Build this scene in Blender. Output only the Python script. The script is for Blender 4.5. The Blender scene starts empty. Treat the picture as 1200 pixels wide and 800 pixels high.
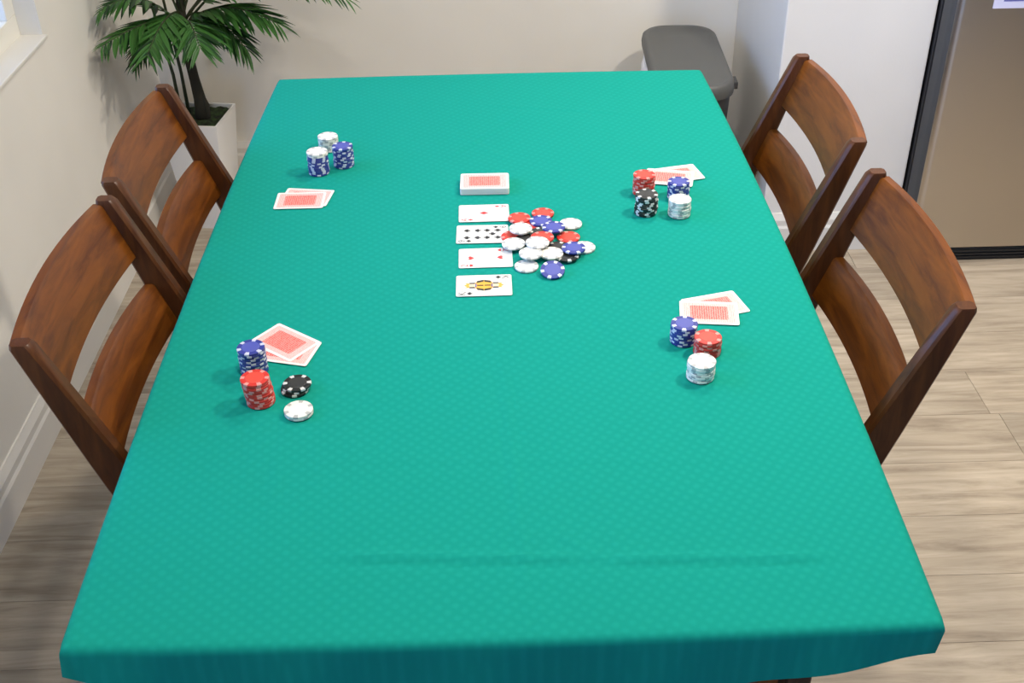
import bpy, bmesh, math, random
from mathutils import Vector, Matrix, noise
R = math.radians
PI = math.pi
sc = bpy.context.scene
C = sc.collection
rng = random.Random(7)

# ------------------------------------------------------------------ camera
cam_data = bpy.data.cameras.new('camera')
cam = bpy.data.objects.new('camera', cam_data)
C.objects.link(cam)
sc.camera = cam
cam_data.sensor_fit = 'HORIZONTAL'
cam_data.sensor_width = 36.0
cam_data.lens = 36.0 * 1350 / 1200
cam_data.clip_start = 0.02
PITCH, YAW, ROLL = 0.594504, 0.014931, -0.017495
fwd = Vector((math.sin(YAW) * math.cos(PITCH), math.cos(YAW) * math.cos(PITCH), -math.sin(PITCH)))
rgt = Vector((math.cos(YAW), -math.sin(YAW), 0))
upv = rgt.cross(fwd)
r2 = math.cos(ROLL) * rgt + math.sin(ROLL) * upv
u2 = -math.sin(ROLL) * rgt + math.cos(ROLL) * upv
rotm = Matrix((r2, u2, -fwd)).transposed()
cam.matrix_world = Matrix.Translation((0.0014, -0.8364, 1.7095)) @ rotm.to_4x4()

# ------------------------------------------------------------------ world (even blue daylight outside the windows)
SKY_STRENGTH = 9.0
w = bpy.data.worlds.new('world')
sc.world = w
w.use_nodes = True
bg = w.node_tree.nodes['Background']
bg.inputs[0].default_value = (0.26, 0.48, 1.0, 1)
bg.inputs[1].default_value = SKY_STRENGTH

sc.view_settings.view_transform = 'Standard'
sc.view_settings.look = 'None'
sc.view_settings.gamma = 1
sc.view_settings.use_curve_mapping = False
sc.view_settings.exposure = 0.0
sc.cycles.use_denoising = True
sc.cycles.max_bounces = 8
sc.cycles.diffuse_bounces = 5
sc.cycles.sample_clamp_indirect = 6.0

# ceiling lamps: (x, y, watts)
CEIL = 2.45
LAMPS = [(1.25, 1.0, 37.0), (0.55, 1.80, 20.0), (0.0, 0.10, 17.0)]
LAMP_COLOR = (1.0, 0.91, 0.79)

# room
XL, XR, YB, YR = -1.07, 4.6, 2.75, -5.0
WT = 0.14
T = 0.763            # top of the cloth

# ------------------------------------------------------------------ materials
def mat(name, col, rough=0.5, metal=0.0, spec=0.5, coat=0.0):
    m = bpy.data.materials.new(name)
    m.use_nodes = True
    b = m.node_tree.nodes['Principled BSDF']
    b.inputs['Base Color'].default_value = (*col, 1)
    b.inputs['Roughness'].default_value = rough
    b.inputs['Metallic'].default_value = metal
    b.inputs['Specular IOR Level'].default_value = spec
    b.inputs['Coat Weight'].default_value = coat
    b.inputs['Coat Roughness'].default_value = 0.2
    return m

def nd(m, kind, **inp):
    n = m.node_tree.nodes.new(kind)
    for k, v in inp.items():
        n.inputs[k.replace('_', ' ')].default_value = v
    return n

def ln(m, a, b):
    m.node_tree.links.new(a, b)

def bsdf(m):
    return m.node_tree.nodes['Principled BSDF']

def coords(m, scale=(1, 1, 1), rot=(0, 0, 0), kind='Object'):
    tc = nd(m, 'ShaderNodeTexCoord')
    mp = nd(m, 'ShaderNodeMapping')
    mp.inputs['Scale'].default_value = scale
    mp.inputs['Rotation'].default_value = rot
    ln(m, tc.outputs[kind], mp.inputs[0])
    return mp.outputs[0]

def ramp(m, fac, stops):
    r = nd(m, 'ShaderNodeValToRGB')
    e = r.color_ramp.elements
    while len(e) < len(stops):
        e.new(0.5)
    for el, (p, c) in zip(e, stops):
        el.position = p
        el.color = (*c, 1)
    ln(m, fac, r.inputs[0])
    return r.outputs[0]

def noise_tex(m, vec, scale, detail=4, rough=0.55, dist=0.0):
    n = nd(m, 'ShaderNodeTexNoise', Scale=scale, Detail=detail, Roughness=rough, Distortion=dist)
    ln(m, vec, n.inputs['Vector'])
    return n.outputs['Fac']

def bump(m, height, strength, dist=0.001, normal=None):
    b = nd(m, 'ShaderNodeBump', Strength=strength, Distance=dist)
    ln(m, height, b.inputs['Height'])
    if normal:
        ln(m, normal, b.inputs['Normal'])
    ln(m, b.outputs[0], bsdf(m).inputs['Normal'])
    return b.outputs[0]

def paint(name, col, rough=0.7):
    m = mat(name, col, rough, spec=0.3)
    v = coords(m)
    bump(m, noise_tex(m, v, 140, 3), 0.12, 0.002)
    f = noise_tex(m, v, 3.0, 2)
    c = ramp(m, f, [(0.3, tuple(x * 0.97 for x in col)), (0.7, tuple(min(1, x * 1.03) for x in col))])
    ln(m, c, bsdf(m).inputs['Base Color'])
    return m

M_WALL = paint('wall_paint', (0.79, 0.755, 0.68))
M_COLUMN = paint('column_paint', (0.77, 0.745, 0.695))
M_CEIL = paint('ceiling_paint', (0.80, 0.79, 0.76), 0.9)
M_TRIM = mat('trim_paint', (0.74, 0.71, 0.65), 0.35)
M_VINYL = mat('window_vinyl', (0.80, 0.77, 0.68), 0.35)

# teal jacquard cloth
M_CLOTH = mat('teal_cloth', (0.006, 0.29, 0.22), 0.9, spec=0.12)
def cloth_wave(ang):
    wv = nd(M_CLOTH, 'ShaderNodeTexWave', Scale=24.0, Distortion=0.9)
    wv.inputs['Detail'].default_value = 2.0
    wv.inputs['Detail Scale'].default_value = 3.0
    ln(M_CLOTH, coords(M_CLOTH, (1, 1, 1), (0, 0, R(ang))), wv.inputs['Vector'])
    return wv.outputs['Fac']
mx = nd(M_CLOTH, 'ShaderNodeMath')
mx.operation = 'MULTIPLY'
ln(M_CLOTH, cloth_wave(38), mx.inputs[0])
ln(M_CLOTH, cloth_wave(-52), mx.inputs[1])
bump(M_CLOTH, mx.outputs[0], 0.13, 0.0016)
cl = ramp(M_CLOTH, mx.outputs[0], [(0.0, (0.004, 0.264, 0.200)), (0.8, (0.006, 0.288, 0.218))])
ln(M_CLOTH, cl, bsdf(M_CLOTH).inputs['Base Color'])

# chair wood
def wood(name, a, b, axis_scale, rough=0.42, coat=0.12):
    m = mat(name, a, rough, spec=0.2, coat=coat)
    v = coords(m, axis_scale)
    f = noise_tex(m, v, 7, 6, 0.6, 0.6)
    ln(m, ramp(m, f, [(0.30, a), (0.68, b)]), bsdf(m).inputs['Base Color'])
    bump(m, f, 0.08, 0.001)
    return m

M_WOOD = wood('brown_stained_wood', (0.075, 0.019, 0.0025), (0.185, 0.053, 0.005), (9, 1.2, 9))
M_WOOD_POST_SHADED = wood('brown_stained_wood_upright_shaded', (0.050, 0.014, 0.0035), (0.110, 0.034, 0.007), (9, 9, 1.2))  # same chair wood, darker: shade of the unlit post sides put into the colour
M_DARKWOOD = wood('dark_table_wood', (0.022, 0.010, 0.006), (0.05, 0.022, 0.012), (9, 1, 9))

# floor planks: greige vinyl, grain along x, tone by plank
M_PLANK = mat('greige_plank', (0.4, 0.34, 0.26), 0.5, spec=0.35)
tcf = nd(M_PLANK, 'ShaderNodeTexCoord')
oi = nd(M_PLANK, 'ShaderNodeObjectInfo')
off = nd(M_PLANK, 'ShaderNodeVectorMath')
off.operation = 'ADD'
sc3 = nd(M_PLANK, 'ShaderNodeVectorMath')
sc3.operation = 'SCALE'
sc3.inputs['Scale'].default_value = 37.0
ln(M_PLANK, oi.outputs['Location'], sc3.inputs[0])
ln(M_PLANK, tcf.outputs['Object'], off.inputs[0])
ln(M_PLANK, sc3.outputs[0], off.inputs[1])
mpf = nd(M_PLANK, 'ShaderNodeMapping')
mpf.inputs['Scale'].default_value = (2.2, 22, 22)
ln(M_PLANK, off.outputs[0], mpf.inputs[0])
ff = noise_tex(M_PLANK, mpf.outputs[0], 1.6, 8, 0.65, 0.5)
cf = ramp(M_PLANK, ff, [(0.25, (0.22, 0.175, 0.13)), (0.48, (0.40, 0.335, 0.255)), (0.75, (0.56, 0.485, 0.385))])
hs = nd(M_PLANK, 'ShaderNodeHueSaturation')
mr = nd(M_PLANK, 'ShaderNodeMapRange')
mr.inputs['To Min'].default_value = 0.84
mr.inputs['To Max'].default_value = 1.14
ln(M_PLANK, oi.outputs['Random'], mr.inputs[0])
ln(M_PLANK, mr.outputs[0], hs.inputs['Value'])
ln(M_PLANK, cf, hs.inputs['Color'])
ln(M_PLANK, hs.outputs[0], bsdf(M_PLANK).inputs['Base Color'])
bump(M_PLANK, ff, 0.12, 0.001)
M_SUBFLOOR = mat('plank_joint', (0.14, 0.115, 0.09), 0.9)

# stainless steel, brushed horizontally
M_STEEL = mat('brushed_stainless', (0.56, 0.51, 0.44), 0.30, metal=1.0)
fs = noise_tex(M_STEEL, coords(M_STEEL, (3, 3, 260)), 3, 3)
bump(M_STEEL, fs, 0.05, 0.0006)
M_FRIDGE_SIDE = mat('black_textured_steel', (0.018, 0.018, 0.020), 0.45)
M_GRILLE = mat('black_plastic_grille', (0.012, 0.012, 0.012), 0.5)
M_GASKET = mat('dark_grey_gasket', (0.05, 0.05, 0.05), 0.6)
M_PAPER = mat('pale_lavender_paper', (0.66, 0.66, 0.86), 0.6)
M_INKBLUE = mat('blue_ink', (0.12, 0.13, 0.42), 0.6)

M_BIN = mat('grey_bin_plastic', (0.085, 0.085, 0.079), 0.5)
bump(M_BIN, noise_tex(M_BIN, coords(M_BIN), 300, 2), 0.1, 0.0008)
M_BINBODY = mat('charcoal_bin_plastic', (0.035, 0.035, 0.034), 0.5)
M_BAG = mat('white_plastic_bag', (0.75, 0.74, 0.75), 0.3)

M_PLANTER = mat('white_glazed_planter', (0.80, 0.78, 0.74), 0.3)
M_SOIL = mat('dark_moss', (0.012, 0.022, 0.006), 0.95)
ln(M_SOIL, ramp(M_SOIL, noise_tex(M_SOIL, coords(M_SOIL), 60, 4), [(0.35, (0.008, 0.008, 0.004)), (0.65, (0.03, 0.06, 0.012))]), bsdf(M_SOIL).inputs['Base Color'])
M_TRUNK = mat('dark_palm_trunk', (0.03, 0.026, 0.014), 0.85)
bump(M_TRUNK, noise_tex(M_TRUNK, coords(M_TRUNK, (1, 1, 3)), 60, 4), 0.5, 0.003)
M_STEM = mat('green_brown_stem', (0.035, 0.045, 0.014), 0.6)
M_LEAF = mat('palm_leaf', (0.02, 0.10, 0.022), 0.42, spec=0.4)
oil = nd(M_LEAF, 'ShaderNodeObjectInfo')
ln(M_LEAF, ramp(M_LEAF, oil.outputs['Random'], [(0.0, (0.006, 0.026, 0.008)), (0.55, (0.013, 0.060, 0.012)), (1.0, (0.055, 0.17, 0.030))]), bsdf(M_LEAF).inputs['Base Color'])

M_CARD = mat('card_white', (0.82, 0.79, 0.72), 0.35)
M_CARDSIDE = mat('card_edges', (0.62, 0.62, 0.62), 0.7)
M_CARDRED = mat('card_back_red', (0.72, 0.075, 0.055), 0.35)
def back_pattern(name, a, b, scale):
    m = mat(name, a, 0.35)
    ck = nd(m, 'ShaderNodeTexWave', Scale=scale, Distortion=3.0)
    ck.inputs['Detail'].default_value = 1.0
    ck.inputs['Detail Scale'].default_value = 3.0
    ln(m, coords(m), ck.inputs['Vector'])
    ln(m, ramp(m, ck.outputs['Fac'], [(0.35, a), (0.65, b)]), bsdf(m).inputs['Base Color'])
    return m
M_BACK_OUT = back_pattern('card_back_pale_red', (0.80, 0.36, 0.31), (0.82, 0.62, 0.56), 130)
M_BACK_IN = back_pattern('card_back_strong_red', (0.78, 0.10, 0.075), (0.80, 0.32, 0.27), 90)
M_PIPRED = mat('card_print_red', (0.72, 0.045, 0.045), 0.4)
M_PIPBLACK = mat('card_print_black', (0.02, 0.02, 0.02), 0.4)
M_PIPGOLD = mat('card_print_gold', (0.80, 0.42, 0.05), 0.4)
M_PIPSKIN = mat('card_print_cream', (0.80, 0.60, 0.40), 0.4)
M_PIPBLUE = mat('card_print_blue', (0.06, 0.09, 0.35), 0.4)

def chipmat(name, col):
    return mat(name, col, 0.38, spec=0.5)
CHIPCOL = {
    'blue': (chipmat('chip_blue', (0.022, 0.035, 0.24)), chipmat('chip_blue_spot', (0.58, 0.58, 0.66)), chipmat('chip_blue_inlay', (0.07, 0.085, 0.36))),
    'red': (chipmat('chip_red', (0.60, 0.026, 0.016)), chipmat('chip_red_spot', (0.70, 0.28, 0.24)), chipmat('chip_red_inlay', (0.70, 0.06, 0.035))),
    'black': (chipmat('chip_black', (0.012, 0.013, 0.012)), chipmat('chip_black_spot', (0.62, 0.62, 0.58)), chipmat('chip_black_inlay', (0.03, 0.03, 0.028))),
    'white': (chipmat('chip_white', (0.80, 0.77, 0.69)), chipmat('chip_white_spot', (0.42, 0.42, 0.40)), chipmat('chip_white_inlay', (0.82, 0.79, 0.71))),
}

# ------------------------------------------------------------------ mesh helpers
def mesh_from(name, bm, mats, smooth=False):
    me = bpy.data.meshes.new(name)
    bm.normal_update()
    bm.to_mesh(me)
    bm.free()
    for m in (mats if isinstance(mats, (list, tuple)) else [mats]):
        me.materials.append(m)
    if smooth:
        me.polygons.foreach_set('use_smooth', [True] * len(me.polygons))
    return me

def link(name, me, parent=None, loc=(0, 0, 0), rot=(0, 0, 0)):
    o = bpy.data.objects.new(name, me)
    C.objects.link(o)
    o.parent = parent
    o.location = loc
    o.rotation_euler = rot
    return o

def obj(name, bm, mats, parent=None, loc=(0, 0, 0), rot=(0, 0, 0), smooth=False):
    return link(name, mesh_from(name, bm, mats, smooth), parent, loc, rot)

def tag(o, label=None, cat=None, group=None, kind=None):
    if label: o['label'] = label
    if cat: o['category'] = cat
    if group: o['group'] = group
    if kind: o['kind'] = kind
    return o

def thing(name, label, cat, loc=(0, 0, 0), rotz=0, group=None):
    o = bpy.data.objects.new(name, None)
    o.empty_display_size = 0.05
    C.objects.link(o)
    o.location = loc
    o.rotation_euler = (0, 0, rotz)
    return tag(o, label, cat, group)

def box(bm, x0, x1, y0, y1, z0, z1, bev=0.0, mi=0):
    vs = [bm.verts.new((x, y, z)) for z in (z0, z1) for y in (y0, y1) for x in (x0, x1)]
    fs = [bm.faces.new([vs[i] for i in f]) for f in
          ((0, 2, 3, 1), (4, 5, 7, 6), (0, 1, 5, 4), (2, 6, 7, 3), (0, 4, 6, 2), (1, 3, 7, 5))]
    for f in fs: f.material_index = mi
    if bev > 0:
        es = list({e for f in fs for e in f.edges})
        bmesh.ops.bevel(bm, geom=es, offset=bev, segments=2, affect='EDGES', profile=0.6)

def B(*a, **k):
    bm = bmesh.new()
    box(bm, *a, **k)
    return bm

def sweep(bm, pts, sections, cap=True):
    """pts: centres; sections: list of lists of Vector offsets (same count)"""
    rings = []
    for p, s in zip(pts, sections):
        rings.append([bm.verts.new(Vector(p) + Vector(o)) for o in s])
    n = len(rings[0])
    for a, b in zip(rings, rings[1:]):
        for i in range(n):
            bm.faces.new((a[i], a[(i + 1) % n], b[(i + 1) % n], b[i]))
    if cap:
        bm.faces.new(rings[0][::-1])
        bm.faces.new(rings[-1])
    bmesh.ops.recalc_face_normals(bm, faces=bm.faces[:])

def tube(bm, pts, radii, n=8):
    secs = []
    for i, p in enumerate(pts):
        a = Vector(pts[max(0, i - 1)]); b = Vector(pts[min(len(pts) - 1, i + 1)])
        d = (b - a).normalized()
        u = d.orthogonal().normalized() if abs(d.z) < 0.95 else Vector((1, 0, 0))
        u = (u - d * u.dot(d)).normalized()
        v = d.cross(u)
        secs.append([(u * math.cos(2 * PI * k / n) + v * math.sin(2 * PI * k / n)) * radii[i] for k in range(n)])
    sweep(bm, pts, secs)

def rrect(hx, hy, r, seg=5):
    pts = []
    for cx, cy, a0 in ((hx - r, hy - r, 0), (-hx + r, hy - r, 90), (-hx + r, -hy + r, 180), (hx - r, -hy + r, 270)):
        for k in range(seg + 1):
            a = R(a0 + 90 * k / seg)
            pts.append((cx + r * math.cos(a), cy + r * math.sin(a)))
    return pts

def loft(bm, levels, cap_bottom=True, cap_top=True):
    """levels: list of (outline pts, z)"""
    rings = [[bm.verts.new((x, y, z)) for x, y in pts] for pts, z in levels]
    n = len(rings[0])
    for a, b in zip(rings, rings[1:]):
        for i in range(n):
            bm.faces.new((a[i], a[(i + 1) % n], b[(i + 1) % n], b[i]))
    if cap_bottom: bm.faces.new(rings[0][::-1])
    if cap_top: bm.faces.new(rings[-1])
    return rings

def smooth_angle(o, deg=40):
    me = o.data
    me.polygons.foreach_set('use_smooth', [True] * len(me.polygons))
    me.set_sharp_from_angle(angle=R(deg))

# ------------------------------------------------------------------ setting
# floor: slab with single planks laid along x
fl = obj('floor', B(XL - WT, XR, YR, YB + WT, -0.05, -0.004), M_SUBFLOOR)
tag(fl, 'greige wood-look plank floor with grain across the room', kind='structure')
PW, PL = 0.174, 1.22
bm = B(-PL / 2 + 0.0004, PL / 2 - 0.0004, -PW / 2 + 0.0004, PW / 2 - 0.0004, -0.006, 0, bev=0.0008)
plank_me = mesh_from('plank', bm, M_PLANK)
rows = []
yy = 0.634 - PW * 7
while yy < YB + PW:
    rows.append(yy + PW / 2)
    yy += PW
for ri, yc in enumerate(rows):
    x = XL - rng.uniform(0.1, 1.1)
    while x < XR:
        x0, x1 = max(x, XL - 0.05), min(x + PL, XR)
        y0, y1 = yc - PW / 2, min(yc + PW / 2, YB + 0.02)
        if x1 - x0 > 0.02 and y1 - y0 > 0.01:
            full = (x1 - x0) > PL - 1e-4 and y1 - y0 > PW - 1e-4
            if full:
                me = plank_me
            else:
                lx, ly = (x1 - x0) / 2, (y1 - y0) / 2
                me = mesh_from('plank', B(-lx + 0.0004, lx - 0.0004, -ly + 0.0004, ly - 0.0004, -0.006, 0, bev=0.0008), M_PLANK)
            link('plank', me, fl, ((x0 + x1) / 2, (y0 + y1) / 2, 0))
        x += PL

# left wall with the window opening
WY0, WY1, WZ0, WZ1 = 0.15, 1.89, 0.785, 1.95
bm = bmesh.new()
box(bm, XL - WT, XL, YR, WY0, 0, CEIL)
box(bm, XL - WT, XL, WY1, YB + WT, 0, CEIL)
box(bm, XL - WT, XL, WY0, WY1, 0, WZ0)
box(bm, XL - WT, XL, WY0, WY1, WZ1, CEIL)
tag(obj('wall_left', bm, M_WALL), 'cream painted wall with the window', kind='structure')
tag(obj('wall_back', B(XL, XR, YB, YB + WT, 0, CEIL), M_WALL), 'off-white painted wall behind palm and bin', kind='structure')
tag(obj('wall_right', B(XR, XR + WT, YR, YB + WT, 0, CEIL), M_WALL), 'far side wall of the room', kind='structure')
# rear wall with a glazed patio door opening
RX0, RX1, RZ1 = -0.6, 1.2, 2.1
bm = bmesh.new()
box(bm, XL - WT, RX0, YR - WT, YR, 0, CEIL)
box(bm, RX1, XR + WT, YR - WT, YR, 0, CEIL)
box(bm, RX0, RX1, YR - WT, YR, RZ1, CEIL)
tag(obj('wall_rear', bm, M_WALL), 'wall behind the viewer with glazed door', kind='structure')
tag(obj('ceiling', B(XL - WT, XR + WT, YR - WT, YB + WT, CEIL, CEIL + 0.08), M_CEIL), 'white ceiling', kind='structure')
# white wall return between the palm wall and the fridge
CX0, CX1, CYF = 0.786, 1.186, 2.15
col = obj('wall_return', B(CX0, CX1, CYF, YB, 0, CEIL, bev=0.006), M_COLUMN)
tag(col, 'white painted wall return left of the refrigerator', kind='structure')

def baseboard(name, length, loc, rotz):
    prof = [(0, 0), (0.016, 0), (0.016, 0.075), (0.012, 0.083), (0.012, 0.100), (0.007, 0.112), (0.004, 0.12), (0, 0.12)]
    bm = bmesh.new()
    a = [bm.verts.new((0, -x, z)) for x, z in prof]
    b = [bm.verts.new((length, -x, z)) for x, z in prof]
    n = len(prof)
    for i in range(n):
        bm.faces.new((a[i], b[i], b[(i + 1) % n], a[(i + 1) % n]))
    bm.faces.new(a[::-1]); bm.faces.new(b)
    bmesh.ops.recalc_face_normals(bm, faces=bm.faces[:])
    o = obj(name, bm, M_TRIM, None, loc, (0, 0, rotz))
    return tag(o, kind='structure')
# left wall runs along +y: the board must stick out to +x
baseboard('baseboard_left', YB - YR, (XL, YR, 0), R(90))
baseboard('baseboard_back', CX0 - XL, (XL, YB, 0), 0)
baseboard('baseboard_return', CX1 - CX0 + 0.016, (CX0 - 0.016, CYF, 0), 0)
baseboard('baseboard_return_side', YB - CYF, (CX0, YB, 0), R(-90))

# glass shared by the two windows: clear, with a faint mirror at grazing angles
M_GLASS = bpy.data.materials.new('window_glass')
M_GLASS.use_nodes = True
nt = M_GLASS.node_tree
nt.nodes.remove(nt.nodes['Principled BSDF'])
tr = nt.nodes.new('ShaderNodeBsdfTransparent'); gl = nt.nodes.new('ShaderNodeBsdfGlossy'); mxs = nt.nodes.new('ShaderNodeMixShader'); fr = nt.nodes.new('ShaderNodeFresnel')
gl.inputs['Roughness'].default_value = 0.02
nt.links.new(fr.outputs[0], mxs.inputs[0]); nt.links.new(tr.outputs[0], mxs.inputs[1]); nt.links.new(gl.outputs[0], mxs.inputs[2])
nt.links.new(mxs.outputs[0], nt.nodes['Material Output'].inputs[0])

def ring_frame(bm, a0, a1, b0, b1, d0, d1, wd, axis):
    """rectangular frame in plane (a, z); depth d along x ('x') or y ('y')"""
    for (p0, p1, q0, q1) in ((a0, a1, b0, b0 + wd), (a0, a1, b1 - wd, b1), (a0, a0 + wd, b0 + wd, b1 - wd), (a1 - wd, a1, b0 + wd, b1 - wd)):
        if axis == 'x':
            box(bm, d0, d1, p0, p1, q0, q1, bev=0.003)
        else:
            box(bm, p0, p1, d0, d1, q0, q1, bev=0.003)
bm = bmesh.new()
ring_frame(bm, WY0, WY1, WZ0, WZ1, XL - WT + 0.02, XL - 0.052, 0.055, 'x')
win = obj('window_1', bm, M_VINYL)
tag(win, 'white vinyl window recessed in the left wall', kind='structure')
ym = (WY0 + WY1) / 2
obj('mullion', B(XL - WT + 0.025, XL - 0.056, ym - 0.025, ym + 0.025, WZ0 + 0.055, WZ1 - 0.055, bev=0.003), M_VINYL, win)
for a, b in ((WY0 + 0.055, ym - 0.025), (ym + 0.025, WY1 - 0.055)):
    obj('pane', B(XL - 0.100, XL - 0.096, a, b, WZ0 + 0.055, WZ1 - 0.055), M_GLASS, win)
obj('window_sill', B(XL - 0.056, XL + 0.012, WY0 - 0.0, WY1, WZ0 - 0.004, WZ0 + 0.004, bev=0.002), M_TRIM, win)

bm = bmesh.new()
ring_frame(bm, RX0, RX1, 0, RZ1, YR - 0.09, YR - 0.03, 0.07, 'y')
win2 = obj('window_2', bm, M_VINYL)
tag(win2, 'glazed patio door behind the viewer', kind='structure')
xm = (RX0 + RX1) / 2
obj('mullion', B(xm - 0.04, xm + 0.04, YR - 0.088, YR - 0.032, 0.07, RZ1 - 0.07, bev=0.003), M_VINYL, win2)
for a, b in ((RX0 + 0.07, xm - 0.04), (xm + 0.04, RX1 - 0.07)):
    obj('pane', B(a, b, YR - 0.062, YR - 0.058, 0.07, RZ1 - 0.07), M_GLASS, win2)

# portals in the window openings (sampling aid for the sky only)
def portal(loc, rot, sx, sy):
    d = bpy.data.lights.new('window_portal', 'AREA')
    d.shape = 'RECTANGLE'; d.size = sx; d.size_y = sy
    d.cycles.is_portal = True
    o = bpy.data.objects.new('window_portal', d)
    C.objects.link(o)
    o.location = loc; o.rotation_euler = rot
portal((XL - WT - 0.01, ym, (WZ0 + WZ1) / 2), (0, R(-90), 0), WZ1 - WZ0, WY1 - WY0)
portal((xm, YR - WT - 0.01, RZ1 / 2), (R(90), 0, 0), RX1 - RX0, RZ1)

# ceiling lamps
def downlight(x, y, watts, label):
    t = thing('ceiling_downlight', label, 'lamp', (x, y, CEIL), 0, 'recessed ceiling lamps')
    bm = bmesh.new()
    n = 32
    loops = [[bm.verts.new((r * math.cos(2 * PI * k / n), r * math.sin(2 * PI * k / n), z)) for k in range(n)]
             for r, z in ((0.095, 0), (0.095, -0.006), (0.078, -0.008), (0.074, 0))]
    for a, b in zip(loops, loops[1:]):
        for k in range(n):
            bm.faces.new((a[k], a[(k + 1) % n], b[(k + 1) % n], b[k]))
    bmesh.ops.recalc_face_normals(bm, faces=bm.faces[:])
    obj('trim_ring', bm, M_TRIM, t)
    m = bpy.data.materials.new('lamp_diffuser'); m.use_nodes = True
    bs = bsdf(m)
    bs.inputs['Emission Color'].default_value = (*LAMP_COLOR, 1)
    bs.inputs['Emission Strength'].default_value = 8.0
    bm = bmesh.new()
    bmesh.ops.create_circle(bm, cap_ends=True, segments=32, radius=0.075, matrix=Matrix.Translation((0, 0, -0.003)))
    obj('diffuser', bm, m, t)
    d = bpy.data.lights.new('lamp_light', 'AREA')
    d.shape = 'DISK'; d.size = 0.15; d.energy = watts; d.color = LAMP_COLOR
    o = bpy.data.objects.new('lamp_light', d)
    C.objects.link(o); o.parent = t; o.location = (0, 0, -0.010)
names = ['round recessed ceiling lamp over the floor right of the table', 'round recessed ceiling lamp near the back wall', 'round recessed ceiling lamp above the near table end']
for (x, y, e), lab in zip(LAMPS, names):
    downlight(x, y, e, lab)

# ------------------------------------------------------------------ table and cloth
TW, TL = 0.95, 1.636
tb = thing('dining_table', 'dark wooden dining table under the teal cloth', 'table', (0, TL / 2, 0))
obj('tabletop', B(-TW / 2 + 0.012, TW / 2 - 0.012, -TL / 2 + 0.012, TL / 2 - 0.012, T - 0.036, T - 0.004, bev=0.004), M_DARKWOOD, tb)
for s in (-1, 1):
    obj('apron', B(-TW / 2 + 0.11, TW / 2 - 0.11, s * (TL / 2 - 0.065) - 0.011, s * (TL / 2 - 0.065) + 0.011, T - 0.125, T - 0.036), M_DARKWOOD, tb)
    obj('apron', B(s * (TW / 2 - 0.115) - 0.011, s * (TW / 2 - 0.115) + 0.011, -TL / 2 + 0.076, TL / 2 - 0.076, T - 0.125, T - 0.036), M_DARKWOOD, tb)
    for q in (-1, 1):
        bm = bmesh.new()
        loft(bm, [(rrect(0.013, 0.013, 0.003, 2), 0), (rrect(0.016, 0.016, 0.003, 2), T - 0.13), (rrect(0.016, 0.016, 0.003, 2), T - 0.036)])
        obj('leg', bm, M_DARKWOOD, tb, (s * (TW / 2 - 0.120), q * (TL / 2 - 0.095), 0))

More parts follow.
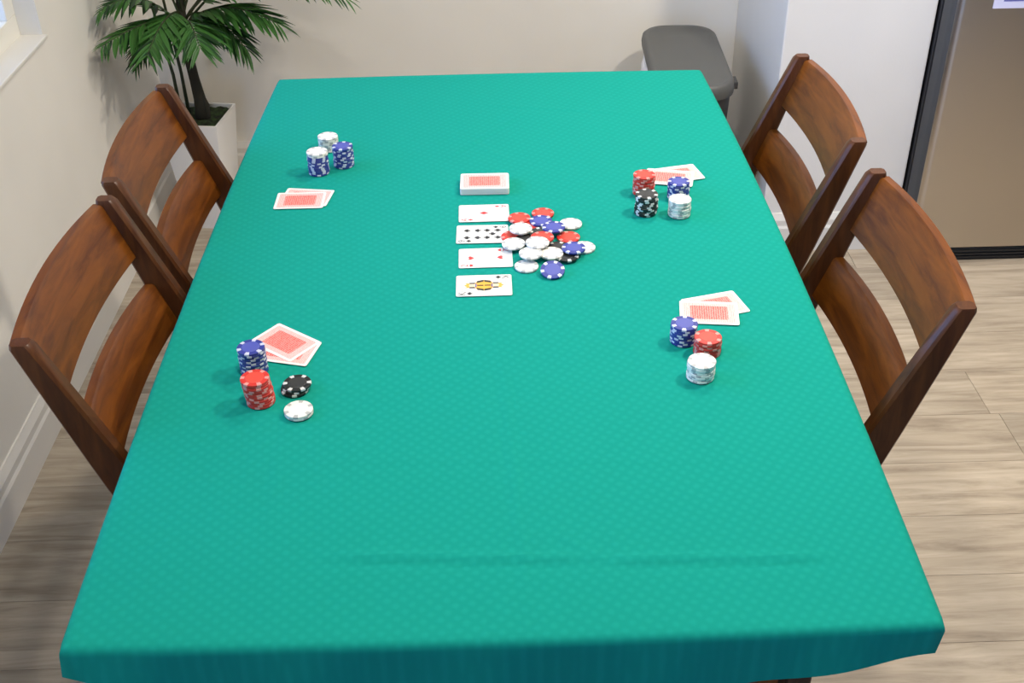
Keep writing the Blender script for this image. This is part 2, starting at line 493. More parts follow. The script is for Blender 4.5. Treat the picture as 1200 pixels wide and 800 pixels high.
def cloth():
    NX, NY = 150, 240
    r = 0.010
    hx, hy = TW / 2 - r, TL / 2 - r
    def bow(x, y):
        # sides of the table bow outwards a little in the middle
        u, v = x / hx, (y) / hy
        return x + 0.014 * u * (1 - v * v), y + 0.006 * v * (1 - u * u)
    creases = [((-0.166, 0.129), (0.065, 0.117), 0.0040), ((0.065, 0.117), (0.158, 0.112), 0.0007), ((0.158, 0.112), (0.343, 0.109), 0.0040),
               ((0.072, 0.151), (0.11, 0.118), 0.0014), ((0.010, 0.45), (0.023, 0.115), 0.0009), ((-0.158, 0.299), (0.21, 0.284), 0.0007),
               ((-0.077, 1.217), (0.042, 1.375), 0.0012), ((0.02, 1.20), (-0.06, 1.30), 0.0010), ((0.02, 1.45), (0.256, 1.40), 0.0009),
               ((-0.30, 0.80), (-0.28, 0.25), 0.0006), ((0.15, 0.62), (0.21, 0.50), 0.0008)]
    def height(x, yw):
        z = 0.0012 * noise.noise(Vector((x * 4.5, yw * 3.5, 0))) + 0.0006 * noise.noise(Vector((x * 14, yw * 11, 3)))
        for (ax, ay), (bx, by), h in creases:
            dx, dy = bx - ax, by - ay
            L2 = dx * dx + dy * dy
            t = ((x - ax) * dx + (yw - ay) * dy) / L2
            if -0.25 < t < 1.25:
                fade = max(0.0, min(1.0, (t + 0.25) / 0.3)) * max(0.0, min(1.0, (1.25 - t) / 0.3))
                d = ((x - ax) * dy - (yw - ay) * dx) / math.sqrt(L2)
                d += 0.002 * noise.noise(Vector((t * 6, ax * 9, 1)))
                if abs(d) < 0.02:
                    z += fade * h * (math.exp(-(d / 0.005) ** 2) - 0.5 * math.exp(-((d - 0.010) / 0.006) ** 2))
        return z
    verts, faces = [], []
    for j in range(NY + 1):
        for i in range(NX + 1):
            x0, y0 = -hx + 2 * hx * i / NX, -hy + 2 * hy * j / NY
            x, y = bow(x0, y0)
            yw = y + TL / 2
            edge = min(1.0, min(hx - abs(x0), hy - abs(y0)) / 0.03)
            verts.append((x, yw, T + height(x, yw) * edge))
    W1 = NX + 1
    for j in range(NY):
        for i in range(NX):
            a = j * W1 + i
            faces.append((a, a + 1, a + W1 + 1, a + W1))
    # perimeter, counter-clockwise from the near left corner
    per = [(i, 0) for i in range(NX)] + [(NX, j) for j in range(NY)] + [(i, NY) for i in range(NX, 0, -1)] + [(0, j) for j in range(NY, 0, -1)]
    n = len(per)
    prev = [j * W1 + i for i, j in per]
    arc = [(math.sin(a), 1 - math.cos(a)) for a in (PI / 8, PI / 4, 3 * PI / 8, PI / 2)]
    rowsd = [(r * s, r * c) for s, c in arc]
    DROP = 8
    base_xyz = [verts[k] for k in prev]
    norms = []
    for i, j in per:
        nx = -1 if i == 0 else (1 if i == NX else 0)
        ny = -1 if j == 0 else (1 if j == NY else 0)
        l = math.hypot(nx, ny)
        norms.append((nx / l, ny / l, 1.0 if l > 1.2 else 0.0))
    # arc length for hem waves
    s = 0; arcl = []
    for k in range(n):
        arcl.append(s)
        p, q = base_xyz[k], base_xyz[(k + 1) % n]
        s += math.hypot(p[0] - q[0], p[1] - q[1])
    total = s
    for lvl in range(len(rowsd) + DROP):
        cur = []
        for k in range(n):
            x, y, z = base_xyz[k]
            nx, ny, cn = norms[k]
            if lvl < len(rowsd):
                o, d = rowsd[lvl]
                wave = 0
            else:
                t = (lvl - len(rowsd) + 1) / DROP
                xw = x / hx
                if ny < -0.5:      # near side hangs lowest in the middle
                    hem = 0.042 + 0.006 * xw + 0.042 * max(0, 1 - abs(xw) ** 2.2) - 0.003 * math.sin(xw * 9)
                else:
                    hem = 0.045 + 0.020 * noise.noise(Vector((x * 2.5, y * 2.5, 5)))
                hem += 0.006 * noise.noise(Vector((x * 7, y * 7, 9)))
                o, d = r, r + (hem - r) * t
                wave = t * (0.005 * math.sin(2 * PI * arcl[k] / total * 26) + 0.008 * noise.noise(Vector((x * 6, y * 6, 2)))) + 0.003 * t
            o2 = o * (1.15 if cn else 1.0) + max(wave, -0.004 * (1 if lvl >= len(rowsd) else 0))
            cur.append(len(verts))
            verts.append((x + nx * o2, y + ny * o2, z - d))
        for k in range(n):
            k2 = (k + 1) % n
            faces.append((prev[k2], prev[k], cur[k], cur[k2]))
        prev = cur
    me = bpy.data.meshes.new('tablecloth')
    me.from_pydata(verts, [], faces)
    me.materials.append(M_CLOTH)
    me.polygons.foreach_set('use_smooth', [True] * len(me.polygons))
    me.update()
    o = link('tablecloth', me)
    tag(o, 'teal green textured cloth spread over the whole table with short overhang', 'tablecloth')
cloth()

# ------------------------------------------------------------------ chairs
def sec_rect(hx, hy, c=0.004):
    return [Vector(p) for p in ((-hx + c, -hy, 0), (hx - c, -hy, 0), (hx, -hy + c, 0), (hx, hy - c, 0), (hx - c, hy, 0), (-hx + c, hy, 0), (-hx, hy - c, 0), (-hx, -hy + c, 0))]

ZT = 0.90
LEAN = math.tan(R(20.5))
def bx_(z):                      # centre line of the back posts (local x, forward is +x)
    if z >= 0.45:
        return -0.004 - (z - 0.45) * LEAN
    return -0.004 - 0.055 * ((0.45 - z) / 0.45) ** 1.4
HW = 0.200                       # half width to post centres

def build_chair():
    parts = []
    def add(name, bm, m, smooth=True, ang=35):
        me = mesh_from(name, bm, m)
        me.polygons.foreach_set('use_smooth', [True] * len(me.polygons))
        me.set_sharp_from_angle(angle=R(ang))
        parts.append((name, me))
    for s in (-1, 1):
        bm = bmesh.new()
        zs = [0, 0.1, 0.2, 0.3, 0.4, 0.45, 0.5, 0.6, 0.7, 0.8, ZT - 0.006, ZT]
        hx = [0.016, 0.018, 0.021, 0.024, 0.028, 0.030, 0.031, 0.0295, 0.0255, 0.020, 0.0145, 0.012]
        sweep(bm, [(bx_(z), s * HW, z) for z in zs], [sec_rect(h, 0.0125 if z < ZT else 0.010) for h, z in zip(hx, zs)])
        # slanted end grain on top
        add('back_leg', bm, M_WOOD_POST_SHADED)
    for s in (-1, 1):
        bm = bmesh.new()
        sweep(bm, [(0.36, s * 0.195, 0), (0.355, s * 0.195, 0.43)], [sec_rect(0.015, 0.015), sec_rect(0.020, 0.020)])
        add('front_leg', bm, M_WOOD_POST_SHADED)
    def rail(z0, z1, bow, th):
        bm = bmesh.new()
        n = 14
        pts, secs = [], []
        for k in range(n + 1):
            t = -1 + 2 * k / n
            y = t * (HW - 0.008)
            b = -bow * (1 - t * t)
            # rectangle in local (x along lean, z): four chamfered corners
            c = 0.003
            loop = []
            for (dz, dx) in ((z0, -th), (z0, th), (z1, th), (z1, -th)):
                loop.append((dz, dx))
            ring = []
            zl = [(z0, -th + c), (z0, th - c), (z0 + c, th), (z1 - c, th), (z1, th - c), (z1, -th + c), (z1 - c, -th), (z0 + c, -th)]
            for z, d in zl:
                crown = 0.004 * (1 - t * t) if z > (z0 + z1) / 2 else 0.0
                zz = z + crown
                ring.append(Vector((bx_(zz) + d + b - 0.013, 0, zz)))
            pts.append((0, y, 0)); secs.append(ring)
        sweep(bm, pts, secs)
        return bm
    add('top_rail', rail(ZT - 0.102, ZT - 0.006, 0.015, 0.009), M_WOOD)
    add('lower_rail', rail(ZT - 0.226, ZT - 0.150, 0.015, 0.009), M_WOOD)
    bm = bmesh.new()
    base = [(0.0, -0.20), (0.40, -0.225), (0.40, 0.225), (0.0, 0.20)]
    loft(bm, [([(x, y) for x, y in base], 0.432), ([(x, y) for x, y in base], 0.452)])
    bmesh.ops.bevel(bm, geom=bm.edges[:], offset=0.006, segments=2, affect='EDGES')
    add('seat', bm, M_WOOD)
    for s in (-1, 1):
        add('side_apron', B(0.018, 0.335, s * 0.198 - 0.009, s * 0.198 + 0.009, 0.375, 0.432, bev=0.002), M_WOOD)
    add('front_apron', B(0.345, 0.365, -0.176, 0.176, 0.375, 0.432, bev=0.002), M_WOOD)
    add('back_apron', B(-0.014, 0.006, -0.198, 0.198, 0.375, 0.432, bev=0.002), M_WOOD)
    for s in (-1, 1):
        bm = bmesh.new()
        box(bm, -0.02, 0.345, s * 0.2 - 0.008, s * 0.2 + 0.008, 0.16, 0.185, bev=0.002)
        add('stretcher', bm, M_WOOD)
    return parts
CHAIR = build_chair()
def place_chair(x, y, rot, label):
    t = thing('dining_chair', label, 'chair', (x, y, 0), rot, 'wooden chairs around the poker table')
    for name, me in CHAIR:
        link(name, me, t)
place_chair(-0.432, 0.588, 0, 'brown wooden slat-back chair on left side of table, nearer the viewer')
place_chair(-0.444, 1.056, R(1), 'brown wooden slat-back chair on left side of table, in front of the palm')
place_chair(0.440, 0.618, PI, 'brown wooden slat-back chair on right side of table, nearer the viewer')
place_chair(0.442, 1.137, PI, 'brown wooden slat-back chair on right side of table, nearer the refrigerator wall')

# ------------------------------------------------------------------ refrigerator
FX0, FX1, FYF = 1.192, 2.10, 2.055
fr_ = thing('refrigerator', 'stainless steel refrigerator with black side and base grille', 'refrigerator', ((FX0 + FX1) / 2, 2.4, 0))
ox, oy = (FX0 + FX1) / 2, 2.4
obj('cabinet', B(FX0 - ox, FX1 - ox, FYF + 0.085 - oy, 2.735 - oy, 0.02, 1.75, bev=0.006), M_FRIDGE_SIDE, fr_)
def door(x0, x1, z0, z1):
    # rounded vertical edges
    bm = bmesh.new()
    n = 6
    rr = 0.028
    pts = []
    y0, y1 = FYF - oy, FYF + 0.072 - oy
    for k in range(n + 1):
        a = R(180 + 90 * k / n); pts.append((x0 + rr + rr * math.cos(a), y0 + rr + rr * math.sin(a)))
    for k in range(n + 1):
        a = R(270 + 90 * k / n); pts.append((x1 - rr + rr * math.cos(a), y0 + rr + rr * math.sin(a)))
    pts += [(x1, y1), (x0, y1)]
    loft(bm, [(pts, z0), (pts, z1)])
    bmesh.ops.recalc_face_normals(bm, faces=bm.faces[:])
    bm.normal_update()
    for f in bm.faces:
        if abs(f.normal.x) > 0.75:
            f.material_index = 1
    o = obj('door', bm, [M_STEEL, M_GASKET], fr_)
    smooth_angle(o, 35)
    return o
xm_ = 0.0
d1 = door(FX0 - ox, -0.003, 0.044, 1.74)
d2 = door(0.003, FX1 - ox, 0.044, 1.74)
for d, sx in ((d1, -0.05), (d2, 0.05)):
    bm = bmesh.new()
    tube(bm, [(sx, FYF - oy + 0.002, 0.85), (sx, FYF - oy - 0.045, 0.87), (sx, FYF - oy - 0.05, 0.95), (sx, FYF - oy - 0.05, 1.45), (sx, FYF - oy - 0.045, 1.53), (sx, FYF - oy + 0.002, 1.55)], [0.011] * 6, 10)
    obj('handle', bm, M_STEEL, d, smooth=True)
obj('gasket', B(FX0 - ox + 0.012, FX1 - ox - 0.012, FYF + 0.072 - oy, FYF + 0.085 - oy, 0.08, 1.73), M_GASKET, fr_)
gr = obj('base_grille', B(FX0 - ox + 0.004, FX1 - ox - 0.004, FYF + 0.004 - oy, FYF + 0.085 - oy, 0.0, 0.040, bev=0.003), M_GRILLE, fr_)
for k in range(3):
    obj('grille_slat', B(FX0 - ox + 0.03, FX1 - ox - 0.03, FYF - 0.001 - oy, FYF + 0.004 - oy, 0.008 + 0.010 * k, 0.013 + 0.010 * k), M_GRILLE, gr)
# note stuck on the door
nt_ = tag(obj('paper_note', B(-0.06, 0.06, -0.0008, 0.0, 0, 0.085), M_PAPER, None, (1.350, FYF - 0.0006, 0.745)), 'pale lavender paper note stuck on the refrigerator door', 'note')
obj('printed_line', B(-0.035, 0.02, -0.0012, -0.0008, 0.018, 0.024), M_INKBLUE, nt_)
obj('printed_line', B(-0.045, 0.045, -0.0012, -0.0008, 0.040, 0.046), M_INKBLUE, nt_)
obj('printed_line', B(-0.045, 0.03, -0.0012, -0.0008, 0.060, 0.066), M_INKBLUE, nt_)

# ------------------------------------------------------------------ waste bin
bn = thing('waste_bin', 'slim grey lidded waste bin between table and white wall return', 'bin', (0.572, 2.40, 0), R(-2))
bw, bd, bh = 0.108, 0.255, 0.50
bm = bmesh.new()
loft(bm, [(rrect(bw * 0.78, bd * 0.85, 0.03), 0.0), (rrect(bw * 0.80, bd * 0.87, 0.035), 0.02), (rrect(bw * 0.94, bd * 0.96, 0.045), bh - 0.03), (rrect(bw * 0.95, bd * 0.97, 0.045), bh - 0.004)])
o = obj('bin_body', bm, M_BINBODY, bn); smooth_angle(o)
bm = bmesh.new()
# domed lid with a raised rim and shallow dish
lv = [(rrect(bw + 0.004, bd + 0.004, 0.075, 7), bh - 0.024), (rrect(bw + 0.006, bd + 0.006, 0.076, 7), bh - 0.008), (rrect(bw + 0.003, bd + 0.003, 0.075, 7), bh + 0.010),
      (rrect(bw - 0.004, bd - 0.004, 0.070, 7), bh + 0.016), (rrect(bw - 0.016, bd - 0.016, 0.060, 7), bh + 0.014), (rrect(bw - 0.024, bd - 0.024, 0.054, 7), bh + 0.010), (rrect(bw - 0.06, bd - 0.09, 0.03, 7), bh + 0.013)]
loft(bm, lv)
lid = obj('lid', bm, M_BIN, bn); smooth_angle(lid, 50)
obj('latch', B(bw + 0.002, bw + 0.016, -0.19, -0.14, bh - 0.018, bh + 0.002, bev=0.003), M_BINBODY, lid)
obj('hinge', B(-0.05, 0.05, bd, bd + 0.014, bh - 0.02, bh + 0.006, bev=0.003), M_BINBODY, lid)
# white bag cuff hanging out under the lid along the left side only
bm = bmesh.new()
rowsb = []
for (dz, e) in ((-0.020, 0.000), (-0.034, 0.012), (-0.055, 0.020), (-0.085, 0.014), (-0.105, 0.008)):
    r_row = []
    for k in range(19):
        yy_ = -0.06 + 0.20 * k / 18
        fall = math.sin(PI * k / 18)
        wob = 0.006 * noise.noise(Vector((k * 0.8, dz * 40, 1)))
        r_row.append(bm.verts.new((-bw * 0.96 - (e + wob) * fall - 0.002, yy_, bh + dz * (0.6 + 0.4 * fall))))
    rowsb.append(r_row)
for ra, rb in zip(rowsb, rowsb[1:]):
    for k in range(18):
        bm.faces.new((ra[k], ra[k + 1], rb[k + 1], rb[k]))
bmesh.ops.recalc_face_normals(bm, faces=bm.faces[:])
bmesh.ops.solidify(bm, geom=bm.faces[:], thickness=0.001)
obj('bag_liner', bm, M_BAG, bn, smooth=True)

# ------------------------------------------------------------------ potted palm
pl = thing('potted_palm', 'green palm in a tapered white square planter in the corner', 'potted plant', (-0.88, 2.425, 0), R(-8))
PH = 0.355
bm = bmesh.new()
rg = loft(bm, [(rrect(0.060, 0.060, 0.004, 2), 0.0), (rrect(0.090, 0.090, 0.005, 2), PH), (rrect(0.083, 0.083, 0.003, 2), PH), (rrect(0.080, 0.080, 0.003, 2), PH - 0.03)], True, True)
o = obj('planter', bm, M_PLANTER, pl); smooth_angle(o, 35)
bm = bmesh.new()
NS = 18
vv = [[bm.verts.new((-0.08 + 0.16 * i / NS, -0.08 + 0.16 * j / NS, PH - 0.010 + 0.010 * noise.noise(Vector((i * 0.7, j * 0.7, 0))) + 0.004 * noise.noise(Vector((i * 2.1, j * 2.1, 4))))) for i in range(NS + 1)] for j in range(NS + 1)]
for j in range(NS):
    for i in range(NS):
        bm.faces.new((vv[j][i], vv[j][i + 1], vv[j + 1][i + 1], vv[j + 1][i]))
obj('moss', bm, M_SOIL, pl, smooth=True)
bm = bmesh.new()
TP = [(0.012, 0, PH - 0.03), (0.016, 0, PH + 0.05), (0.012, -0.004, PH + 0.11), (0.008, -0.008, PH + 0.18), (0.010, -0.010, PH + 0.27), (0.012, -0.01, PH + 0.40)]
tube(bm, TP, [0.022, 0.018, 0.015, 0.0145, 0.014, 0.009], 10)
obj('trunk', bm, M_TRUNK, pl, smooth=True)
bm = bmesh.new()
tube(bm, [(0.032, -0.004, PH - 0.02), (0.036, -0.004, PH + 0.03), (0.026, -0.004, PH + 0.065)], [0.010, 0.009, 0.006], 8)
obj('trunk_stub', bm, M_TRUNK, pl, smooth=True)
for sx, sy, tx in ((-0.034, 0.02, -0.045), (-0.05, 0.0, -0.075)):
    bm = bmesh.new()
    tube(bm, [(sx, sy, PH - 0.02), (sx * 1.05, sy, PH + 0.12), (tx, sy - 0.01, PH + 0.34)], [0.006, 0.005, 0.004], 8)
    obj('stem', bm, M_STEM, pl, smooth=True)

def leaflet_mesh():
    bm = bmesh.new()
    prof = [(0, 0.10), (0.12, 0.6), (0.35, 1.0), (0.6, 0.85), (0.82, 0.5), (1.0, 0.04)]
    rowsv = []
    for t, wd in prof:
        hw = 0.0065 * wd
        zc = -0.16 * t * t * 0.1 * 5
        rowsv.append([bm.verts.new((t * 0.1, -hw, zc * 0.1 + 0.0035 * wd)), bm.verts.new((t * 0.1, 0, zc * 0.1)), bm.verts.new((t * 0.1, hw, zc * 0.1 + 0.0035 * wd))])
    for a, b in zip(rowsv, rowsv[1:]):
        bm.faces.new((a[0], b[0], b[1], a[1])); bm.faces.new((a[1], b[1], b[2], a[2]))
    me = mesh_from('leaflet', bm, M_LEAF, True)
    return me
LEAFLET = leaflet_mesh()
mass_bm = bmesh.new()
n_leaf = 0
def frond(base, mid, tip, n, maxlen, droop=0.35):
    global n_leaf
    base, mid, tip = Vector(base), Vector(mid), Vector(tip)
    P = lambda t: base * (1 - t) ** 2 + mid * 2 * t * (1 - t) + tip * t * t
    pts = [P(k / 10) for k in range(11)]
    bm = bmesh.new()
    tube(bm, pts, [0.0042 - 0.0032 * k / 10 for k in range(11)], 6)
    fo = obj('frond', bm, M_STEM, pl, smooth=True)
    for k in range(2 * n):
        t = 0.20 + 0.80 * (k // 2) / (n - 1)
        s = 1 if k % 2 else -1
        p = P(min(t, 1.0))
        d = (P(min(1, t + 0.02)) - P(max(0, t - 0.02))).normalized()
        side = d.cross(Vector((0, 0, 1)))
        side = side.normalized() if side.length > 0.05 else Vector((1, 0, 0))
        up = side.cross(d)
        L = maxlen * (0.55 + 0.45 * math.sin(PI * min(1, (t - 0.12) / 0.88) ** 0.8)) * rng.uniform(0.85, 1.15)
        fw = 0.75 + 0.6 * t
        dirv = (side * s * rng.uniform(0.7, 1.1) + d * fw - Vector((0, 0, 1)) * (droop + rng.uniform(-0.15, 0.30)) + up * 0.1).normalized()
        zax = (up - dirv * up.dot(dirv)).normalized()
        yax = zax.cross(dirv)
        wx = lambda q: -0.88 + q.x * math.cos(R(8)) + q.y * math.sin(R(8))
        while wx(p + dirv * L) < XL + 0.012 and L > 0.02:
            L *= 0.85
        mtx = Matrix.Translation(p) @ Matrix((dirv, yax, zax)).transposed().to_4x4() @ Matrix.Scale(L / 0.1, 4)
        if (k // 2) % 2 == 0 and n_leaf < 298:
            n_leaf += 1
            lo = bpy.data.objects.new('leaflet', LEAFLET)
            C.objects.link(lo)
            lo.parent = fo
            lo.matrix_local = mtx
        else:
            old = set(mass_bm.verts)
            mass_bm.from_mesh(LEAFLET)
            bmesh.ops.transform(mass_bm, matrix=mtx, verts=[v_ for v_ in mass_bm.verts if v_ not in old])
# tips in the plant's own frame (x right, y away, z up), leaflet length, leaflets, lift of the arch
FR = [
    ((-0.125, -0.215, 0.735), 0.095, 24, 0.05), ((-0.105, -0.290, 0.665), 0.100, 24, 0.03), ((-0.085, -0.140, 0.580), 0.100, 22, 0.06),
    ((0.200, -0.050, 0.580), 0.110, 24, 0.07), ((0.300, -0.060, 0.660), 0.120, 24, 0.08), ((0.500, -0.060, 0.735), 0.110, 26, 0.14),
    ((0.010, -0.280, 0.640), 0.110, 24, 0.05), ((0.130, -0.210, 0.640), 0.115, 24, 0.07), ((-0.05, 0.13, 0.70), 0.09, 16, 0.08),
    ((-0.100, -0.120, 0.92), 0.08, 20, 0.04), ((0.240, -0.10, 0.95), 0.10, 22, 0.05), ((0.04, -0.22, 0.98), 0.09, 20, 0.05), ((0.12, 0.12, 0.72), 0.10, 18, 0.10), ((0.43, 0.15, 0.735), 0.12, 26, 0.13), ((0.30, 0.20, 0.70), 0.11, 22, 0.12),
]
for (tx, ty, tz), L, n, lift in FR:
    b0 = Vector((0.010 + rng.uniform(-0.006, 0.006), -0.01 + rng.uniform(-0.006, 0.006), PH + rng.uniform(0.24, 0.31)))
    tp = Vector((tx, ty, tz))
    mid = (b0 + tp) / 2
    mid.z = max(b0.z, tp.z) + lift
    mid.x -= 0.1 * (tp.x - b0.x); mid.y -= 0.1 * (tp.y - b0.y)
    frond(b0, mid, tp, n, L * 1.12)
tag(obj('leaflet_mass', mass_bm, M_LEAF, pl, smooth=True), kind='stuff')

# ------------------------------------------------------------------ poker chips
CR, CT = 0.0195, 0.0033
def chip_mesh(col):
    body, spot, inlay = CHIPCOL[col]
    bm = bmesh.new()
    n = 36
    levels = [(0.0128, 0.0), (0.0136, 0.0), (0.0190, 0.0), (CR, 0.0005), (CR, CT - 0.0005), (0.0190, CT), (0.0136, CT), (0.0128, CT)]
    rings = [[bm.verts.new((r * math.cos(2 * PI * k / n), r * math.sin(2 * PI * k / n), z)) for k in range(n)] for r, z in levels]
    for li, (a, b) in enumerate(zip(rings, rings[1:])):
        for k in range(n):
            f = bm.faces.new((a[k], a[(k + 1) % n], b[(k + 1) % n], b[k]))
            if 1 <= li <= 5 and k % 6 in (0, 1):
                f.material_index = 1
    f = bm.faces.new(rings[0][::-1]); f.material_index = 2
    f = bm.faces.new(rings[-1]); f.material_index = 2
    me = mesh_from('poker_chip', bm, [body, spot, inlay])
    bm = bmesh.new()
    lv = [(0.0122, CT), (0.0118, CT + 0.00025)]
    rr = [[bm.verts.new((r * math.cos(2 * PI * k / 24), r * math.sin(2 * PI * k / 24), z)) for k in range(24)] for r, z in lv]
    for k in range(24):
        bm.faces.new((rr[0][k], rr[0][(k + 1) % 24], rr[1][(k + 1) % 24], rr[1][k]))
    bm.faces.new(rr[1])
    me2 = mesh_from('inlay', bm, inlay)
    return me, me2
CHIP = {c: chip_mesh(c) for c in CHIPCOL}
def chip(col, loc, label, group, rot=(0, 0, 0), top=False):
    o = link('poker_chip', CHIP[col][0], None, loc, rot)
    tag(o, label, 'poker chip', group)
    if top:
        link('inlay', CHIP[col][1], o)
    return o
ORD = ['top', 'second', 'third', 'fourth', 'fifth', 'sixth', 'seventh', 'eighth', 'ninth', 'tenth', 'eleventh', 'twelfth', 'thirteenth', 'fourteenth']
def stack(x, y, cols, desc, lean=(0, 0), jit=0.0006):
    """cols listed from the bottom up"""
    n = len(cols)
    for k, c in enumerate(cols):
        q = n - 1 - k
        if q == 0:
            lab = 'top %s poker chip of the %s' % (c, desc)
        elif k == 0:
            lab = 'bottom %s poker chip of the %s' % (c, desc)
        else:
            lab = '%s %s poker chip from the top of the %s' % (ORD[q], c, desc)
        j = jit if n > 1 else 0
        chip(c, (x + lean[0] * k + rng.uniform(-j, j), y + lean[1] * k + rng.uniform(-j, j), T + 0.0012 + k * (CT + 0.00005)), lab, desc,
             (0, 0, rng.uniform(0, 6.28)), q == 0)
b_, r_, k_, w_ = ['blue'], ['red'], ['black'], ['white']
# far left
stack(-0.319, 1.252, w_ * 8, 'white stack by the far-left cards')
stack(-0.282, 1.176, b_ * 12, 'all-blue stack by the far-left cards', jit=0.001)
stack(-0.326, 1.146, b_ * 11 + w_ * 2, 'white-topped blue stack by the far-left cards')
# far right
stack(0.271, 1.030, r_ * 11, 'red stack by the far-right cards')
stack(0.266, 0.953, k_ * 11, 'black stack by the far-right cards', jit=0.0012)
stack(0.331, 1.012, b_ * 9, 'blue stack by the far-right cards')
stack(0.323, 0.944, w_ * 9, 'white stack by the far-right cards')
# near right
stack(0.272, 0.553, b_ * 9, 'blue stack by the near-right cards')
stack(0.302, 0.522, r_ * 8, 'red stack by the near-right cards')
stack(0.283, 0.463, w_ * 8, 'white stack by the near-right cards')
# near left
stack(-0.345, 0.506, b_ * 12, 'blue stack by the near-left cards')
stack(-0.324, 0.432, r_ * 12, 'red stack by the near-left cards', lean=(-0.0003, 0))
stack(-0.281, 0.457, k_ * 3, 'low black stack by the near-left cards', lean=(0.002, 0.001))
stack(-0.269, 0.404, w_ * 2, 'low white stack by the near-left cards')

# the pot: chips listed from the bottom up (x, y, colour, label)
POT = [
    (0.031, 0.875, 'red', 'red chip peeking out left of pot, beside the face-up cards'),
    (0.058, 0.917, 'red', 'red chip in pot half hidden under another red chip'),
    (0.086, 0.956, 'red', 'red chip at the far end of the pot'),
    (0.054, 0.857, 'black', 'black chip in pot under the far-left white chip'),
    (0.079, 0.872, 'black', 'black chip in pot beneath the two blue chips'),
    (0.105, 0.833, 'black', 'black chip in the middle of the pot'),
    (0.118, 0.800, 'black', 'black chip at right of pot under a blue chip'),
    (0.125, 0.868, 'red', 'red chip at the right side of the pot'),
    (0.132, 0.915, 'white', 'white chip lying apart at far right of the pot'),
    (0.148, 0.832, 'white', 'white chip at the right-hand end of the pot'),
    (0.032, 0.838, 'white', 'white chip at left of pot, touching the face-up cards'),
    (0.051, 0.775, 'white', 'white chip at the near left end of the pot'),
    (0.093, 0.803, 'white', 'white chip in pot behind the tilted blue chip'),
    (0.059, 0.799, 'white', 'white chip stacked in the near left part of the pot'),
    (0.080, 0.851, 'red', 'red chip mostly buried in the middle of the pot'),
    (0.071, 0.828, 'white', 'white chip lying on the buried red chip in the pot'),
    (0.044, 0.934, 'red', 'red chip on top at the far left of the pot'),
    (0.045, 0.884, 'white', 'white chip on top at the left of the pot'),
    (0.130, 0.813, 'blue', 'blue chip on top at the right of the pot'),
    (0.101, 0.886, 'blue', 'nearer of the two blue chips topping the pot'),
    (0.081, 0.922, 'blue', 'farther of the two blue chips topping the pot'),
]
placed = []
for x, y, c, lab in POT:
    z = T + 0.0012
    for (px, py, pz) in placed:
        if math.hypot(px - x, py - y) < 2 * CR - 0.0003:
            z = max(z, pz + CT + 0.00008)
    placed.append((x, y, z))
    chip(c, (x, y, z), lab, 'chips of the pot beside the face-up cards', (0, 0, rng.uniform(0, 6.28)), True)
a = R(17)
chip('blue', (0.092, 0.752, T + 0.0014 + CR * math.sin(a)), 'blue chip leaning on the near end of the pot', 'chips of the pot beside the face-up cards', (a, 0, 0.0), True)

# ------------------------------------------------------------------ cards
CWD, CHT, CTH = 0.088, 0.063, 0.0003
def card_mesh(name, hx, hy, z0, z1, rad, m):
    bm = bmesh.new()
    pts = rrect(hx, hy, rad, 4)
    loft(bm, [(pts, z0), (pts, z1)])
    return mesh_from(name, bm, m)
ME_CARD = card_mesh('playing_card', CWD / 2, CHT / 2, 0, CTH, 0.0035, M_CARD)
ME_BACK1 = card_mesh('back_print', CWD / 2 - 0.005, CHT / 2 - 0.005, CTH, CTH + 0.00006, 0.002, M_BACK_OUT)
ME_BACK2 = card_mesh('back_panel', CWD / 2 - 0.016, CHT / 2 - 0.013, CTH + 0.00006, CTH + 0.00012, 0.002, M_BACK_IN)
def face_down(x, y, z, ang, label, tilt=0.0):
    o = link('playing_card', ME_CARD, None, (x, y, z), (0, tilt, R(ang)))
    tag(o, label, 'playing card', 'face-down cards of the players')
    bp = link('back_print', ME_BACK1, o)
    link('back_panel', ME_BACK2, bp)
Z0 = T + 0.0016
face_down(-0.347, 1.030, Z0 + 0.0006, 0, 'red-backed card on top of far-left pair')
face_down(-0.337, 1.044, Z0, -9, 'red-backed card underneath in far-left pair')
face_down(0.326, 1.087, Z0 + 0.0006, -13, 'red-backed card on top of far-right pair')
face_down(0.342, 1.102, Z0, 13, 'red-backed card underneath in far-right pair')
face_down(0.322, 0.624, Z0 + 0.0006, -7, 'red-backed card on top of near-right pair')
face_down(0.335, 0.645, Z0, 15, 'red-backed card underneath in near-right pair')
face_down(-0.312, 0.574, Z0 + 0.0006, -38, 'red-backed card on top of near-left pair')
face_down(-0.307, 0.553, Z0, -15, 'red-backed card underneath in near-left pair')

# draw pile: fine uneven layers under a red-backed top card
dk = thing('card_deck', 'thick red-backed deck of cards beyond the face-up row', 'card deck', (-0.015, 1.069, T + 0.0012), R(-0.5))
bm = bmesh.new()
ND = 36
for k in range(ND):
    jx, jy = rng.uniform(-0.0004, 0.0004), rng.uniform(-0.0004, 0.0004)
    pts = [(x + jx, y + jy) for x, y in rrect(CWD / 2, CHT / 2, 0.0035, 3)]
    loft(bm, [(pts, k * CTH * 1.06), (pts, k * CTH * 1.06 + CTH * 0.96)])
tag(obj('card_layers', bm, M_CARD, dk), kind='stuff')
tc_ = link('top_card', ME_CARD, dk, (0, 0, ND * CTH * 1.06))
link('back_print', ME_BACK1, tc_)
link('back_panel', ME_BACK2, tc_)

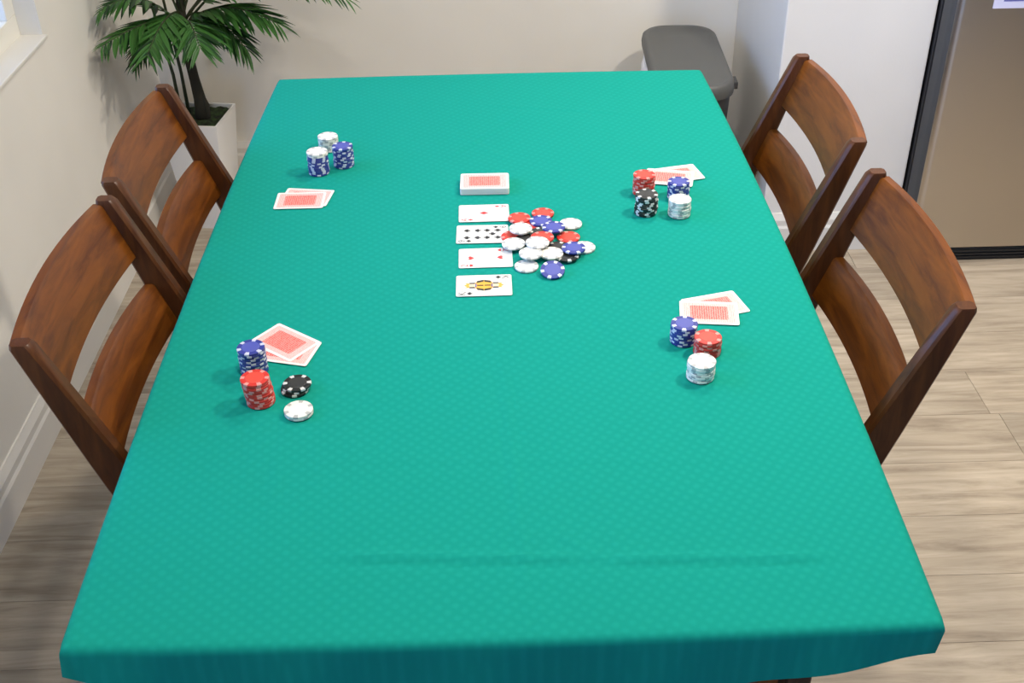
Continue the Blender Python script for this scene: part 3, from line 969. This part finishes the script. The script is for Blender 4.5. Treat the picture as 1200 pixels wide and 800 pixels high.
# face-up cards: local frame of the upright card (u right, v up), laid with its top towards +x
PZ0, PZ1 = CTH, CTH + 0.00008
def up2w(u, v):                   # card top -> +x, card left -> +y
    return (v, -u)
def poly_part(name, polys, m, parent, z1=PZ1):
    bm = bmesh.new()
    for pts in polys:
        w_pts = [up2w(*p) for p in pts]
        lo = [bm.verts.new((x, y, PZ0)) for x, y in w_pts]
        hi = [bm.verts.new((x, y, z1)) for x, y in w_pts]
        n = len(pts)
        bm.faces.new(hi)
        for i in range(n):
            bm.faces.new((lo[i], lo[(i + 1) % n], hi[(i + 1) % n], hi[i]))
    bmesh.ops.recalc_face_normals(bm, faces=bm.faces[:])
    return obj(name, bm, m, parent)
def pip_outline(suit, s):
    if suit == 'diamond':
        return [(0, 0.62 * s), (-0.42 * s, 0), (0, -0.62 * s), (0.42 * s, 0)]
    if suit in ('heart', 'spade'):
        pts = []
        for k in range(24):
            t = 2 * PI * k / 24
            pts.append((16 * math.sin(t) ** 3 / 32 * s, (13 * math.cos(t) - 5 * math.cos(2 * t) - 2 * math.cos(3 * t) - math.cos(4 * t)) / 32 * s))
        if suit == 'spade':
            pts = [(x, -y) for x, y in pts]
        return pts
def pip(suit, cx, cy, s, m, parent, flip=False):
    f = -1 if flip else 1
    polys = [[(cx + f * x, cy + f * y) for x, y in pip_outline(suit, s)]]
    if suit == 'spade':
        polys.append([(cx + f * x * s, cy + f * y * s) for x, y in ((0, -0.1), (-0.22, -0.62), (0.22, -0.62))])
    return poly_part('pip', polys, m, parent)
def index(ch, suit, m, parent):
    for f in (1, -1):
        cu = bpy.data.curves.new('index', 'FONT')
        cu.body = ch
        cu.size = 0.0165
        cu.align_x = 'CENTER'
        cu.resolution_u = 3
        tmp = bpy.data.objects.new('index', cu)
        C.objects.link(tmp)
        dg = bpy.context.evaluated_depsgraph_get()
        me = bpy.data.meshes.new_from_object(tmp.evaluated_get(dg))
        bpy.data.objects.remove(tmp)
        for vt in me.vertices:
            u, vv_ = vt.co.x, vt.co.y
            u, vv_ = f * (-CHT / 2 + 0.0075 + u), f * (CWD / 2 - 0.0150 + vv_)
            x, y = up2w(u, vv_)
            vt.co = (x, y, PZ1)
        me.materials.clear(); me.materials.append(m)
        link('index', me, parent)
        pip(suit, f * (-CHT / 2 + 0.0075), f * (CWD / 2 - 0.0205), 0.0080, m, parent, f < 0)
def face_up(x, y, ang, label):
    o = link('playing_card', ME_CARD, None, (x, y, Z0), (0, 0, R(ang)))
    return tag(o, label, 'playing card', 'face-up cards in a row')
c1 = face_up(-0.017, 0.965, 0.5, 'face-up red ace with one centre pip, next to the deck')
index('A', 'diamond', M_PIPRED, c1)
pip('diamond', 0, 0, 0.013, M_PIPRED, c1)
c2 = face_up(-0.020, 0.889, -0.5, 'face-up black number card with many pips, second from the deck')
index('9', 'spade', M_PIPBLACK, c2)
for u in (-0.0125, 0.0125):
    for vq_ in (0.027, 0.009, -0.009, -0.027):
        pip('spade', u, vq_, 0.0105, M_PIPBLACK, c2, vq_ < 0)
pip('spade', 0, 0.018, 0.0105, M_PIPBLACK, c2)
c3 = face_up(-0.015, 0.808, 0.7, 'face-up red two with two pips, third from the deck')
index('2', 'heart', M_PIPRED, c3)
pip('heart', 0, 0.024, 0.0115, M_PIPRED, c3)
pip('heart', 0, -0.024, 0.0115, M_PIPRED, c3, True)
c4 = face_up(-0.018, 0.721, 0.3, 'face-up black court card with golden figure, nearest the viewer')
index('K', 'spade', M_PIPBLACK, c4)
# court figure: point-symmetric bust with crown, robe and frame lines
fx, fy = 0.0190, 0.0345
th = 0.0004
fig = poly_part('court_frame', [[(-fx, -fy), (fx, -fy), (fx, -fy + th), (-fx, -fy + th)], [(-fx, fy - th), (fx, fy - th), (fx, fy), (-fx, fy)],
                        [(-fx, -fy), (-fx + th, -fy), (-fx + th, fy), (-fx, fy)], [(fx - th, -fy), (fx, -fy), (fx, fy), (fx - th, fy)]], M_PIPBLACK, c4)
def sym(polys):
    return polys + [[(-u, -v_) for u, v_ in p] for p in polys]
poly_part('robe', sym([[(-0.0165, 0.0), (0.0165, 0.0), (0.0145, 0.010), (0.006, 0.0145), (-0.006, 0.0145), (-0.0145, 0.010)]]), M_PIPGOLD, c4, PZ1)
poly_part('robe_stripe', sym([[(-0.0165, 0.0005), (-0.0110, 0.0005), (-0.0075, 0.012), (-0.0135, 0.0103)], [(0.0110, 0.0005), (0.0165, 0.0005), (0.0135, 0.0103), (0.0075, 0.012)],
                              [(-0.0015, 0.001), (0.0015, 0.001), (0.0015, 0.011), (-0.0015, 0.011)]]), M_PIPBLACK, c4, PZ1 + 0.00005)
poly_part('face', sym([[(0.0050 * math.cos(2 * PI * k / 14), 0.0185 + 0.0056 * math.sin(2 * PI * k / 14)) for k in range(14)]]), M_PIPSKIN, c4, PZ1 + 0.00003)
poly_part('hair', sym([[(-0.0085, 0.0140), (-0.0045, 0.0148), (-0.0046, 0.0222), (-0.0082, 0.0235)], [(0.0045, 0.0148), (0.0085, 0.0140), (0.0082, 0.0235), (0.0046, 0.0222)]]), M_PIPBLACK, c4, PZ1 + 0.00004)
poly_part('crown', sym([[(-0.0062, 0.0222), (0.0062, 0.0222), (0.0080, 0.0310), (0.0040, 0.0268), (0.0, 0.0318), (-0.0040, 0.0268), (-0.0080, 0.0310)]]), M_PIPGOLD, c4, PZ1 + 0.00002)
poly_part('collar', sym([[(-0.0052, 0.0118), (0.0052, 0.0118), (0.0058, 0.0136), (-0.0058, 0.0136)]]), M_PIPBLUE, c4, PZ1 + 0.00006)
